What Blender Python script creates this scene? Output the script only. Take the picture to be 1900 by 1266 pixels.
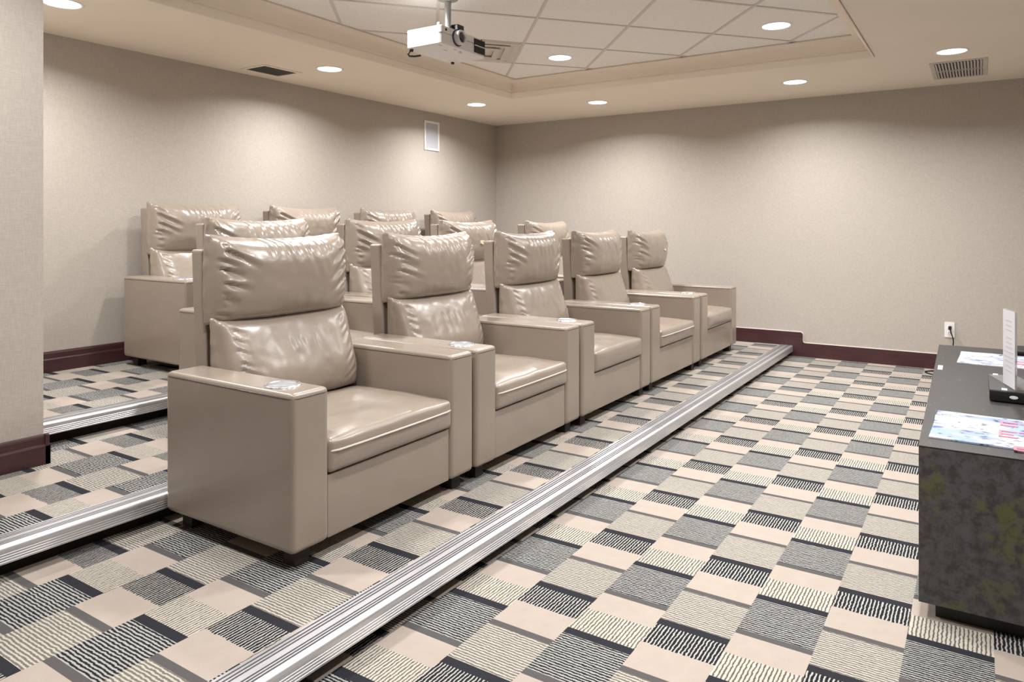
import bpy, bmesh, math, random
from mathutils import Vector, Matrix, noise

# ------------------------------------------------------------------ clear
for o in list(bpy.data.objects): bpy.data.objects.remove(o, do_unlink=True)
SC = bpy.context.scene
COL = SC.collection
rad = math.radians

# ------------------------------------------------------------------ camera
cam_d = bpy.data.cameras.new('camera'); cam = bpy.data.objects.new('camera', cam_d); COL.objects.link(cam)
cam_d.sensor_width = 36.0; cam_d.sensor_fit = 'HORIZONTAL'
cam_d.lens = 1339.85 * 36.0 / 1900.0
cam_d.shift_y = -(633.0 - 419.6) / 1900.0
cam_d.clip_start = 0.02
cam.location = (0, 0, 1.25)
cam.rotation_euler = (rad(90), 0, rad(32.97 - 90))
SC.camera = cam

# ------------------------------------------------------------------ world, exposure, lamp power
W = bpy.data.worlds.new('world'); SC.world = W; W.use_nodes = True
W.node_tree.nodes['Background'].inputs[0].default_value = (0.8, 0.8, 0.8, 1)
W.node_tree.nodes['Background'].inputs[1].default_value = 0.2
SC.view_settings.view_transform = 'Standard'
SC.view_settings.look = 'None'
SC.view_settings.gamma = 1.0
SC.view_settings.use_curve_mapping = False
SC.view_settings.exposure = 0.0
LAMP_WATT = 24.0
LAMP_COLOR = (1.0, 0.99, 0.975)
LAMP_SPREAD = rad(152)

# ------------------------------------------------------------------ room numbers (metres)
XW, YW, HC = 7.314, 4.974, 2.476          # right wall, back wall, soffit height
XL, YF = -1.3, -1.7                       # unseen left and front walls
ZP = (0.0, 0.10, 0.21, 0.32)              # floor and three platforms
YP = (None, 1.51, 2.645, 3.68)            # front edges of the step nosings
PILX, PILY = 1.535, 3.44                  # wall return at the left
TRX0, TRX1, TRY0, TRY1 = 0.6, 5.80, 0.64, 3.78   # ceiling tray opening
TZ = 2.62                                 # tile ceiling height

# ------------------------------------------------------------------ materials
def lin(c):
    c = c / 255.0
    return c / 12.92 if c <= 0.04045 else ((c + 0.055) / 1.055) ** 2.4
def srgb(r, g, b): return (lin(r), lin(g), lin(b), 1.0)

class NT:
    def __init__(s, name):
        s.m = bpy.data.materials.new(name); s.m.use_nodes = True
        s.t = s.m.node_tree; s.b = s.t.nodes['Principled BSDF']
    def n(s, kind, **kw):
        x = s.t.nodes.new(kind)
        for k, v in kw.items(): setattr(x, k, v)
        return x
    def put(s, sock, v):
        if isinstance(v, bpy.types.NodeSocket): s.t.links.new(v, sock)
        else: sock.default_value = v
    def math(s, op, a, b=0.0, c=0.0):
        x = s.n('ShaderNodeMath', operation=op)
        s.put(x.inputs[0], a); s.put(x.inputs[1], b)
        if op in ('MULTIPLY_ADD', 'COMPARE', 'SMOOTH_MIN'): s.put(x.inputs[2], c)
        return x.outputs[0]
    def vmath(s, op, a, b=None, scale=None):
        x = s.n('ShaderNodeVectorMath', operation=op)
        s.put(x.inputs[0], a)
        if b is not None: s.put(x.inputs[1], b)
        if scale is not None: s.put(x.inputs['Scale'], scale)
        return x.outputs[0]
    def mix(s, f, a, b):
        x = s.n('ShaderNodeMix', data_type='RGBA')
        s.put(x.inputs[0], f); s.put(x.inputs[6], a); s.put(x.inputs[7], b)
        return x.outputs[2]
    def noise(s, vec, scale, detail=2.0, rough=0.5):
        x = s.n('ShaderNodeTexNoise')
        if vec is not None: s.put(x.inputs['Vector'], vec)
        x.inputs['Scale'].default_value = scale; x.inputs['Detail'].default_value = detail
        x.inputs['Roughness'].default_value = rough
        return x.outputs[0]
    def ramp(s, f, p0, p1):
        x = s.n('ShaderNodeMapRange', interpolation_type='SMOOTHSTEP')
        s.put(x.inputs[0], f); x.inputs[1].default_value = p0; x.inputs[2].default_value = p1
        return x.outputs[0]
    def pos(s): return s.n('ShaderNodeNewGeometry').outputs['Position']
    def obj(s): return s.n('ShaderNodeTexCoord').outputs['Object']
    def bump(s, h, strength, dist):
        x = s.n('ShaderNodeBump'); x.inputs['Strength'].default_value = strength
        x.inputs['Distance'].default_value = dist; s.put(x.inputs['Height'], h)
        s.t.links.new(x.outputs[0], s.b.inputs['Normal'])
    def set(s, **kw):
        for k, v in kw.items(): s.put(s.b.inputs[k.replace('_', ' ')], v)
        return s.m

def plain(name, col, rough=0.5, metal=0.0, spec=0.5, var=0.0, vscale=30.0):
    q = NT(name); c = srgb(*col)
    if var:
        f = q.noise(q.obj(), vscale, 3)
        d = tuple(x * (1 - var) for x in c[:3]) + (1,); e = tuple(min(1, x * (1 + var)) for x in c[:3]) + (1,)
        q.set(Base_Color=q.mix(f, d, e))
    else: q.set(Base_Color=c)
    return q.set(Roughness=rough, Metallic=metal, Specular_IOR_Level=spec)

def mat_wallpaper():
    q = NT('linen_wallpaper'); p = q.pos()
    sep = q.n('ShaderNodeSeparateXYZ'); q.put(sep.inputs[0], p)
    st = q.n('ShaderNodeCombineXYZ')
    q.put(st.inputs[0], q.math('MULTIPLY', sep.outputs[0], 1.0)); q.put(st.inputs[1], sep.outputs[1])
    q.put(st.inputs[2], q.math('MULTIPLY', sep.outputs[2], 0.12))
    a = q.noise(st.outputs[0], 260, 2)                       # vertical threads
    st2 = q.n('ShaderNodeCombineXYZ')
    q.put(st2.inputs[0], q.math('MULTIPLY', sep.outputs[0], 0.12)); q.put(st2.inputs[1], q.math('MULTIPLY', sep.outputs[1], 0.12))
    q.put(st2.inputs[2], sep.outputs[2])
    b = q.noise(st2.outputs[0], 260, 2)                      # horizontal threads
    h = q.math('ADD', a, b)
    f = q.ramp(h, 0.7, 1.3)
    q.bump(h, 0.25, 0.002)
    return q.set(Base_Color=q.mix(f, srgb(178, 170, 161), srgb(188, 180, 171)), Roughness=0.75, Specular_IOR_Level=0.25)

def mat_carpet(name, x0, y0, P=0.5288, Wd=0.2226):
    q = NT(name); p = q.pos(); sep = q.n('ShaderNodeSeparateXYZ'); q.put(sep.inputs[0], p)
    X, Y = sep.outputs[0], sep.outputs[1]
    M = q.math
    yc = M('DIVIDE', M('SUBTRACT', y0, Y), Wd)
    col = M('FLOOR', yc)
    isB = M('FLOORED_MODULO', col, 2.0); isB = M('GREATER_THAN', isB, 0.5); isA = M('SUBTRACT', 1.0, isB)
    ph = M('FRACT', M('SUBTRACT', M('DIVIDE', M('SUBTRACT', X, x0), P), M('MULTIPLY', isB, 0.615)))
    # ribs
    wob = q.noise(p, 55, 2)
    wv = M('MULTIPLY', M('SUBTRACT', wob, 0.5), 5.0)
    rp = 0.0112
    sH = M('SINE', M('ADD', M('MULTIPLY', X, 2 * math.pi / rp), wv))
    sV = M('SINE', M('ADD', M('MULTIPLY', Y, 2 * math.pi / rp), wv))
    fl = q.noise(p, 330, 2)
    flk = M('MULTIPLY', M('SUBTRACT', fl, 0.5), 2.6)
    ribH = q.ramp(M('ADD', sH, flk), -0.35, 0.55)
    vv = M('ADD', sV, M('MULTIPLY', flk, 0.6))
    ribV = q.ramp(vv, -0.75, 0.05); ribVd = q.ramp(vv, 0.05, 0.80)
    # fuzzy thread ends
    ribid = M('FLOOR', M('DIVIDE', Y, rp))
    cv = q.n('ShaderNodeCombineXYZ'); q.put(cv.inputs[0], ribid); q.put(cv.inputs[1], M('FLOOR', M('DIVIDE', X, 0.2)))
    wn = q.n('ShaderNodeTexWhiteNoise', noise_dimensions='3D'); q.put(wn.inputs[0], cv.outputs[0])
    fz = M('MULTIPLY', M('SUBTRACT', wn.outputs[0], 0.5), 0.010)
    phz = M('ADD', ph, fz)
    def zone(v, a, b): return M('MULTIPLY', M('GREATER_THAN', v, a), M('LESS_THAN', v, b))
    grey = srgb(88, 86, 86); bar = srgb(45, 46, 52)
    nb = q.noise(p, 18, 3)
    beigec = q.mix(nb, srgb(168, 156, 146), srgb(178, 166, 157))
    lightH = q.mix(ribH, srgb(112, 106, 99), srgb(186, 181, 172))
    lightV = q.mix(ribV, srgb(94, 88, 83), srgb(188, 182, 171))
    darkH = q.mix(ribH, srgb(34, 36, 41), srgb(168, 167, 163))
    darkV = q.mix(ribVd, srgb(34, 36, 42), srgb(180, 177, 170))
    # column A
    c = lightH
    c = q.mix(M('GREATER_THAN', ph, 0.395), c, grey)
    c = q.mix(M('GREATER_THAN', ph, 0.445), c, beigec)
    c = q.mix(M('GREATER_THAN', phz, 0.71), c, darkV)
    cA = q.mix(M('GREATER_THAN', ph, 0.935), c, bar)
    # column B
    c = lightV
    c = q.mix(M('GREATER_THAN', phz, 0.25), c, beigec)
    c = q.mix(M('GREATER_THAN', ph, 0.475), c, grey)
    c = q.mix(M('GREATER_THAN', ph, 0.53), c, darkH)
    cB = q.mix(M('GREATER_THAN', ph, 0.935), c, bar)
    out = q.mix(isB, cA, cB)
    q.bump(q.noise(p, 420, 2), 0.35, 0.004)
    return q.set(Base_Color=out, Roughness=0.95, Specular_IOR_Level=0.1)

def mat_leather(name, col, rough=0.31):
    q = NT(name); o = q.obj()
    big = q.noise(o, 6, 3); fine = q.noise(o, 420, 2); mid = q.noise(o, 38, 2)
    c = srgb(*col); d = tuple(x * 0.9 for x in c[:3]) + (1,); e = tuple(x * 1.07 for x in c[:3]) + (1,)
    h = q.math('ADD', q.math('MULTIPLY', fine, 0.35), q.math('MULTIPLY', mid, 1.0))
    q.bump(h, 0.22, 0.0025)
    return q.set(Base_Color=q.mix(big, d, e), Roughness=q.math('MULTIPLY_ADD', mid, 0.10, rough - 0.05), Specular_IOR_Level=0.65, Coat_Weight=0.35, Coat_Roughness=0.22)

def mat_tile():
    q = NT('acoustic_tile'); p = q.pos()
    a = q.noise(p, 90, 3, 0.7); f = q.ramp(a, 0.30, 0.46)
    q.bump(a, 0.3, 0.002)
    return q.set(Base_Color=q.mix(f, srgb(222, 217, 211), srgb(240, 236, 231)), Roughness=0.9, Specular_IOR_Level=0.2)

def mat_brushed():
    q = NT('brushed_aluminium'); p = q.pos()
    sc = q.n('ShaderNodeVectorMath', operation='MULTIPLY'); q.put(sc.inputs[0], p); sc.inputs[1].default_value = (6, 400, 400)
    a = q.noise(sc.outputs[0], 1.0, 3)
    return q.set(Base_Color=q.mix(a, srgb(206, 206, 210), srgb(230, 230, 233)), Metallic=0.8,
                 Roughness=q.math('MULTIPLY_ADD', a, 0.2, 0.28))

def mat_wood():
    q = NT('mahogany'); p = q.pos()
    sc = q.n('ShaderNodeVectorMath', operation='MULTIPLY'); q.put(sc.inputs[0], p); sc.inputs[1].default_value = (4, 4, 60)
    a = q.noise(sc.outputs[0], 1.5, 4)
    return q.set(Base_Color=q.mix(a, srgb(56, 34, 37), srgb(80, 47, 50)), Roughness=0.35)

def mat_cabinet():
    q = NT('dark_laminate'); o = q.obj()
    a = q.noise(o, 5.5, 4, 0.65); b = q.noise(o, 28, 4, 0.7)
    f = q.ramp(q.math('ADD', a, q.math('MULTIPLY', q.math('SUBTRACT', b, 0.5), 0.25)), 0.50, 0.62)
    g = q.ramp(b, 0.35, 0.6)
    base = q.mix(g, srgb(56, 55, 55), srgb(82, 80, 82))
    c = q.mix(q.math('MULTIPLY', f, 0.7), base, srgb(88, 92, 42))
    return q.set(Base_Color=c, Roughness=0.45, Specular_IOR_Level=0.4)

def mat_cabinet_top():
    q = NT('worn_dark_top'); o = q.obj()
    sc = q.n('ShaderNodeVectorMath', operation='MULTIPLY'); q.put(sc.inputs[0], o); sc.inputs[1].default_value = (8, 40, 8)
    a = q.noise(sc.outputs[0], 1.5, 3); f = q.ramp(a, 0.62, 0.74)
    return q.set(Base_Color=q.mix(f, srgb(56, 55, 54), srgb(78, 76, 75)), Roughness=0.42, Specular_IOR_Level=0.35)

def mat_print(name, base, cols, scale):
    q = NT(name); o = q.obj(); c = srgb(*base)
    sc = q.n('ShaderNodeVectorMath', operation='MULTIPLY'); q.put(sc.inputs[0], o); sc.inputs[1].default_value = (2.2, 1, 1)
    for i, (col, lo, hi, s) in enumerate(cols):
        off = q.n('ShaderNodeVectorMath', operation='ADD'); q.put(off.inputs[0], sc.outputs[0]); off.inputs[1].default_value = (i * 3.7, i * 1.3, 0)
        c = q.mix(q.ramp(q.noise(off.outputs[0], scale * s, 3, 0.6), lo, hi), c, srgb(*col))
    return q.set(Base_Color=c, Roughness=0.3)

def mat_emit(name, col, strength):
    q = NT(name)
    q.set(Base_Color=srgb(*col), Emission_Color=srgb(*col), Emission_Strength=strength)
    return q.m

def mat_glass(name):
    q = NT(name)
    return q.set(Base_Color=(0.95, 0.96, 0.97, 1), Roughness=0.08, Transmission_Weight=0.75, IOR=1.3, Alpha=0.75)

M = dict(
    wall=mat_wallpaper(),
    soffit=plain('painted_soffit', (238, 227, 211), 0.8, spec=0.2, var=0.03, vscale=3),
    crown=plain('painted_moulding', (236, 224, 208), 0.6, spec=0.3),
    tile=mat_tile(), bar=plain('ceiling_grid_metal', (206, 201, 196), 0.5),
    c0=mat_carpet('woven_carpet_floor', 2.189, 1.3013), c1=mat_carpet('woven_carpet_low_step', 2.463, 2.303),
    c2=mat_carpet('woven_carpet_middle_step', 1.474, 3.14), c3=mat_carpet('woven_carpet_top_step', 2.465, 4.41),
    leather=mat_leather('taupe_leather', (149, 136, 124)), leather_dark=mat_leather('taupe_leather_seam', (88, 76, 67), 0.5),
    piping=mat_leather('pale_leather_piping', (208, 198, 188), 0.4), peel=plain('peeled_leather', (222, 205, 178), 0.8, var=0.1, vscale=200),
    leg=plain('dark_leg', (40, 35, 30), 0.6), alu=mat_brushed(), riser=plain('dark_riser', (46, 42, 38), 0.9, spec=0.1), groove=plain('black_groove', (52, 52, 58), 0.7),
    steel=plain('polished_steel', (232, 232, 235), 0.2, 0.85), steel_in=plain('satin_steel', (226, 226, 228), 0.5, 0.4),
    wood=mat_wood(), caulk=plain('white_caulk', (226, 218, 212), 0.7), cab=mat_cabinet(), cabtop=mat_cabinet_top(),
    white=plain('white_plastic', (238, 237, 236), 0.4), offwhite=plain('projector_white', (226, 224, 222), 0.4), black=plain('black_plastic', (20, 20, 21), 0.45),
    darkgrey=plain('dark_grey_plastic', (48, 48, 50), 0.5), chrome=plain('silver_ring', (214, 214, 218), 0.25, 0.7),
    lens=plain('lens_glass', (14, 16, 20), 0.08, spec=0.8), grille=plain('pale_grille_cloth', (188, 190, 197), 0.8, var=0.06, vscale=300),
    ventgrey=plain('grey_vent', (128, 124, 120), 0.6), polegrey=plain('pole_grey', (150, 148, 146), 0.45, 0.3), ventdark=plain('vent_shadow_box', (70, 66, 62), 0.8), ventwhite=plain('vent_white', (206, 198, 188), 0.5),
    lamp=mat_emit('lamp_lens', (255, 250, 244), 12.0), paper=plain('white_paper', (206, 207, 210), 0.6), acrylic=mat_glass('clear_acrylic'),
    ink=plain('pale_grey_print', (188, 190, 196), 0.6), pink=plain('pink_print', (206, 132, 152), 0.4),
    mag1=mat_print('cover_print_blue', (196, 198, 206), [((150, 172, 208), .46, .56, 5), ((84, 100, 168), .56, .64, 11), ((70, 72, 84), .58, .66, 24)], 1.0),
    mag2=mat_print('cover_print_pale', (200, 202, 208), [((150, 166, 204), .5, .6, 8), ((80, 86, 110), .56, .64, 20)], 1.0),
)

# ------------------------------------------------------------------ mesh helpers
def link(name, me, mat=None, parent=None, loc=None, smooth=None):
    o = bpy.data.objects.new(name, me); COL.objects.link(o)
    if mat is not None and not me.materials:
        for m in (mat if isinstance(mat, (list, tuple)) else [mat]): me.materials.append(m)
    if parent is not None: o.parent = parent
    if loc is not None: o.location = loc
    return o

def from_bm(name, bm, smooth=0.0):
    me = bpy.data.meshes.new(name); bmesh.ops.recalc_face_normals(bm, faces=bm.faces[:])
    bm.to_mesh(me); bm.free()
    if smooth:
        me.polygons.foreach_set('use_smooth', [True] * len(me.polygons))
        me.set_sharp_from_angle(angle=rad(smooth))
    return me

def bm_box(bm, x0, x1, y0, y1, z0, z1, bev=0.0, seg=3):
    vs = [bm.verts.new((x, y, z)) for z in (z0, z1) for y in (y0, y1) for x in (x0, x1)]
    fs = [(0, 2, 3, 1), (4, 5, 7, 6), (0, 1, 5, 4), (2, 6, 7, 3), (0, 4, 6, 2), (1, 3, 7, 5)]
    faces = [bm.faces.new([vs[i] for i in f]) for f in fs]
    if bev:
        es = list({e for f in faces for e in f.edges})
        bmesh.ops.bevel(bm, geom=es, offset=bev, segments=seg, profile=0.6, affect='EDGES')
    return faces

def box_me(name, x0, x1, y0, y1, z0, z1, bev=0.0, seg=3):
    bm = bmesh.new(); bm_box(bm, x0, x1, y0, y1, z0, z1, bev, seg)
    return from_bm(name, bm, 50 if bev else 0)

def wn(o):
    m = o.modifiers.new('weighted_normal', 'WEIGHTED_NORMAL'); m.keep_sharp = True; m.weight = 100
    return o

def bm_prism(bm, pts, axis, a0, a1):
    """closed polygon pts (2D) extruded along axis from a0 to a1"""
    def P(p, a):
        if axis == 'x': return (a, p[0], p[1])
        if axis == 'y': return (p[0], a, p[1])
        return (p[0], p[1], a)
    A = [bm.verts.new(P(p, a0)) for p in pts]; B = [bm.verts.new(P(p, a1)) for p in pts]
    n = len(pts); side = []
    for i in range(n): side.append(bm.faces.new((A[i], A[(i + 1) % n], B[(i + 1) % n], B[i])))
    bm.faces.new(A[::-1]); bm.faces.new(B)
    return side

def bm_tube(bm, pts, r, seg=8, closed=False):
    pts = [Vector(p) for p in pts]; n = len(pts); rings = []
    up = Vector((0, 0, 1)); last = None
    for i, p in enumerate(pts):
        if closed: d = pts[(i + 1) % n] - pts[i - 1]
        else: d = pts[min(i + 1, n - 1)] - pts[max(i - 1, 0)]
        d.normalize()
        ref = last if last is not None else (up if abs(d.z) < 0.9 else Vector((1, 0, 0)))
        a = ref - d * ref.dot(d)
        if a.length < 1e-6: a = Vector((1, 0, 0)) - d * d.x
        a.normalize(); last = a; b = d.cross(a)
        rings.append([bm.verts.new(p + a * (r * math.cos(2 * math.pi * k / seg)) + b * (r * math.sin(2 * math.pi * k / seg))) for k in range(seg)])
    for i in range(n if closed else n - 1):
        A, B = rings[i], rings[(i + 1) % n]
        for k in range(seg): bm.faces.new((A[k], A[(k + 1) % seg], B[(k + 1) % seg], B[k]))
    if not closed: bm.faces.new(rings[0][::-1]); bm.faces.new(rings[-1])

def tube_me(name, pts, r, seg=8, closed=False):
    bm = bmesh.new(); bm_tube(bm, pts, r, seg, closed); return from_bm(name, bm, 60)

def bm_lathe(bm, prof, seg=32, M4=None, cap=False):
    """profile (r, z) spun about z"""
    rings = []
    for r, z in prof:
        if r < 1e-6: rings.append([bm.verts.new((0, 0, z))]); continue
        rings.append([bm.verts.new((r * math.cos(2 * math.pi * k / seg), r * math.sin(2 * math.pi * k / seg), z)) for k in range(seg)])
    for A, B in zip(rings, rings[1:]):
        for k in range(seg):
            if len(A) == 1 and len(B) == 1: continue
            if len(A) == 1: bm.faces.new((A[0], B[k], B[(k + 1) % seg]))
            elif len(B) == 1: bm.faces.new((A[k], A[(k + 1) % seg], B[0]))
            else: bm.faces.new((A[k], A[(k + 1) % seg], B[(k + 1) % seg], B[k]))
    if M4 is not None: bmesh.ops.transform(bm, matrix=M4, verts=[v for R in rings for v in R])

def lathe_me(name, prof, seg=32, M4=None):
    bm = bmesh.new(); bm_lathe(bm, prof, seg, M4); return from_bm(name, bm, 40)

def empty(name, loc=(0, 0, 0), rz=0.0):
    o = bpy.data.objects.new(name, None); COL.objects.link(o); o.location = loc; o.rotation_euler = (0, 0, rz)
    o.empty_display_size = 0.1
    return o

def tag(o, label, cat, group=None):
    o['label'] = label; o['category'] = cat
    if group: o['group'] = group
    return o

def struct(o, label=None, cat=None):
    o['kind'] = 'structure'
    if label: o['label'] = label
    if cat: o['category'] = cat
    return o

def copy_tree(o, parent=None):
    c = o.copy(); COL.objects.link(c)
    if parent is not None: c.parent = parent
    for ch in o.children: copy_tree(ch, c)
    return c

# ------------------------------------------------------------------ walls
def wall(name, b, label):
    return struct(link(name, box_me(name, *b), M['wall']), label, 'wall')
wall('wall_back', (XL - .1, XW + .1, YW, YW + .1, 0, 2.8), 'taupe linen wallpaper wall behind the rearmost row of armchairs')
wall('wall_right', (XW, XW + .1, YF - .1, YW, 0, 2.8), 'taupe linen wallpaper wall at the far end of the armchair rows')
wall('wall_front', (XL - .1, XW, YF - .1, YF, 0, 2.8), 'taupe wall facing the armchairs, outside the picture')
wall('wall_left', (XL - .1, XL, YF, YW, 0, 2.8), 'taupe wall behind the camera end of the room')
wall('wall_return', (XL, PILX, PILY, YW, 0, HC + .02), 'taupe wall return at the left edge beside the middle platform')

# ------------------------------------------------------------------ floor and platforms
o = link('floor', box_me('floor', XL, XW, YF, YP[1] + .065, -0.1, 0), M['c0'])
struct(o, 'checked grey and beige carpet on the lower floor', 'floor')
o = link('platform', box_me('platform', XL, XW, YP[1] + .06, YP[2] + .065, -0.1, ZP[1]), M['c1'])
struct(o, 'carpeted low platform under the front row of armchairs', 'platform')
o = link('platform', box_me('platform', XL, XW, YP[2] + .06, YP[3] + .065, -0.1, ZP[2]), M['c2'])
struct(o, 'carpeted middle platform under the second row of armchairs', 'platform')
o = link('platform', box_me('platform', XL, XW, YP[3] + .06, YW, -0.1, ZP[3]), M['c3'])
struct(o, 'carpeted top platform against the back wall', 'platform')

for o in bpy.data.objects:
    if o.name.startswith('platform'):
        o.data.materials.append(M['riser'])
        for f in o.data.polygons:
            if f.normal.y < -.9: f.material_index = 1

# ------------------------------------------------------------------ aluminium step nosings
def nosing_me(name, y0, zt, xa, xb):
    # profile in (y, z): starts at the inner top edge, runs forward with grooves, over the nose, down the ribbed face
    w, t = 0.112, 0.005
    pts, tags = [], []
    def add(y, z, g=0): pts.append((y0 + y, zt + z)); tags.append(g)
    add(w, 0.0); add(w, t)
    for gy in (0.100, 0.086, 0.074, 0.047, 0.036, 0.025):
        add(gy + 0.0030, t); add(gy + 0.0030, t - .0035, 1); add(gy - 0.0030, t - .0035, 0); add(gy - 0.0030, t)
    add(0.012, t); add(0.006, t - .002); add(0.002, t - .006); add(0.0, t - .012)
    z = -0.018
    for k in range(4):
        add(0.0, z); add(0.0015, z - .0015); add(0.0015, z - .003); add(0.0, z - .0045); z -= 0.0085
    add(0.0, -0.054); add(0.008, -0.054); add(0.008, -0.004); add(0.066, -0.004); add(0.066, 0.0)
    bm = bmesh.new(); side = bm_prism(bm, pts, 'x', xa, xb)
    for f, g in zip(side, tags):
        if g: f.material_index = 1
    return from_bm(name, bm, 35)
def nosing(y0, zt, xa, xb, joint, label):
    t = empty('step_nosing', ((xa + xb) / 2, y0 + .05, zt))
    secs = [(xa, joint - .001), (joint + .001, xb)] if joint else [(xa, xb)]
    for a, b in secs:
        me = nosing_me('nosing_section', y0, zt, a, b)
        o = link('section', me, [M['alu'], M['groove']], t)
        o.matrix_parent_inverse = Matrix.Translation(-Vector(t.location))
    tag(t, label, 'step nosing', 'aluminium step nosings')
nosing(YP[1], ZP[1], XL, XW - .03, 3.93, 'long ribbed aluminium nosing on the step in front of the front armchair row')
nosing(YP[2], ZP[2], XL, XW - .03, None, 'aluminium nosing on the middle step, running behind the front armchair row')
nosing(YP[3], ZP[3], PILX + .002, XW - .03, None, 'aluminium nosing on the top step, farthest back beside the wall return')

# ------------------------------------------------------------------ baseboards
def bb_profile():   # (depth from wall, height)
    return [(0, 0), (.020, 0), (.020, .080), (.017, .086), (.012, .089), (.012, .118), (.009, .126), (.003, .131), (0, .131)]
# back wall
bm = bmesh.new(); bm_prism(bm, [(YW - d, ZP[3] + z) for d, z in bb_profile()], 'x', PILX + .02, XW - .02)
struct(link('baseboard_back', from_bm('baseboard_back', bm), M['wood']), 'dark mahogany baseboard along the back wall', 'baseboard')
# wall return (mitred around its corner)
bm = bmesh.new(); bm_prism(bm, [(PILY - d, ZP[2] + z) for d, z in bb_profile()], 'x', XL, PILX + .02)
bm_prism(bm, [(PILX + d, ZP[2] + z) for d, z in bb_profile()], 'y', PILY - .02, YP[3])
struct(link('baseboard_return', from_bm('baseboard_return', bm), M['wood']), 'dark mahogany baseboard around the foot of the wall return', 'baseboard')
# right wall: stepped outlines (y, z), thin full-height layer and a thicker lower layer
def stepped(top, ymin, ymax, rr):
    """outline of a baseboard of height top that climbs the platforms"""
    pts = [(ymax, -0.0), (ymin, 0.0), (ymin, top)]
    ys = [1.425, 2.56, 3.60]
    for k, y in enumerate(ys):
        z0, z1 = ZP[k] + top, ZP[k + 1] + top
        for a in range(0, 91, 15):     # concave fillet
            pts.append((y - rr + rr * math.sin(rad(a)), z0 + rr - rr * math.cos(rad(a))))
        for a in range(0, 91, 15):     # convex fillet
            pts.append((y + rr - rr * math.cos(rad(a)), z1 - rr + rr * math.sin(rad(a))))
    pts.append((ymax, ZP[3] + top))
    return pts
bm = bmesh.new()
bm_prism(bm, stepped(.131, YF, YW - .02, .022), 'x', XW - .012, XW)
bm_prism(bm, stepped(.086, YF, YW - .02, .006), 'x', XW - .020, XW - .011)
bb = struct(link('baseboard_right', from_bm('baseboard_right', bm), M['wood']), 'dark mahogany baseboard stepping up along the far wall', 'baseboard')
ol = [(XW - .003, y, z + .003) for y, z in stepped(.131, YF, YW - .02, .022)[2:]]
c = link('caulk_line', tube_me('caulk_line', ol, .0045, 6), M['caulk'], bb); c['label'] = 'white caulk line along the top'

# ------------------------------------------------------------------ ceiling
bm = bmesh.new()
bm_box(bm, XL, XW, YF, TRY0, HC, 2.80); bm_box(bm, XL, XW, TRY1, YW, HC, 2.80)
bm_box(bm, XL, TRX0, TRY0, TRY1, HC, 2.80); bm_box(bm, TRX1, XW, TRY0, TRY1, HC, 2.80)
bm_box(bm, TRX0, TRX1, TRY0, TRY1, TZ + .03, 2.80)
ceil = struct(link('ceiling', from_bm('ceiling', bm), M['soffit']), 'beige soffit ceiling around a recessed tray of acoustic tiles', 'ceiling')
# moulding swept round the tray
prof = [(0, HC - .004), (.008, HC - .004), (.015, HC + .001), (.030, HC + .030), (.035, HC + .037), (.034, HC + .043), (.028, HC + .046), (.040, HC + .050)]
for a in range(0, 91, 10):
    prof.append((.046 + .068 * (1 - math.cos(rad(a))), HC + .052 + (TZ - HC - .060) * math.sin(rad(a))))
prof += [(.122, TZ - .006), (.132, TZ - .003), (.132, TZ + .006)]
bm = bmesh.new(); rows = []
for d, z in prof:
    rows.append([bm.verts.new(v) for v in ((TRX0 + d, TRY0 + d, z), (TRX1 - d, TRY0 + d, z), (TRX1 - d, TRY1 - d, z), (TRX0 + d, TRY1 - d, z))])
for A, B in zip(rows, rows[1:]):
    for k in range(4): bm.faces.new((A[k], A[(k + 1) % 4], B[(k + 1) % 4], B[k]))
me = from_bm('tray_moulding', bm, 32)
o = struct(link('trim_1', me, M['crown']), 'beige cove moulding around the recessed ceiling tray', 'moulding')
mod = o.modifiers.new('solid', 'SOLIDIFY'); mod.thickness = 0.004; mod.offset = -1
# tiles on a slanted grid
GO = Vector((4.087, 2.453)); GA = Vector((.5115, -.4235)); GB = Vector((.5115, .4235))
RX0, RX1, RY0, RY1 = TRX0 + .118, TRX1 - .118, TRY0 + .118, TRY1 - .118
def clip(poly, x0=RX0, x1=RX1, y0=RY0, y1=RY1):
    for ax, lim, sg in ((0, x0, 1), (0, x1, -1), (1, y0, 1), (1, y1, -1)):
        out = []
        for i, p in enumerate(poly):
            q = poly[i - 1]; pi = (p[ax] - lim) * sg >= 0; qi = (q[ax] - lim) * sg >= 0
            if pi != qi:
                t = (lim - q[ax]) / (p[ax] - q[ax]); out.append(Vector((q[0] + t * (p[0] - q[0]), q[1] + t * (p[1] - q[1]))))
            if pi: out.append(Vector(p))
        poly = out
        if len(poly) < 3: return []
    return poly
def area(p): return abs(sum(p[i - 1][0] * p[i][1] - p[i][0] * p[i - 1][1] for i in range(len(p)))) / 2
vent_cell = None
for i in range(-12, 8):
    for j in range(-12, 8):
        e = .007
        cell = [GO + GA * (i + u) + GB * (j + v) for u, v in ((e, e), (1 - e, e), (1 - e, 1 - e), (e, 1 - e))]
        pl = clip(cell)
        if len(pl) < 3 or area(pl) < .004: continue
        bm = bmesh.new(); bm_prism(bm, [tuple(p) for p in pl], 'z', TZ + .005, TZ + .022)
        link('ceiling_tile', from_bm('ceiling_tile', bm), M['tile'], ceil)
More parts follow.
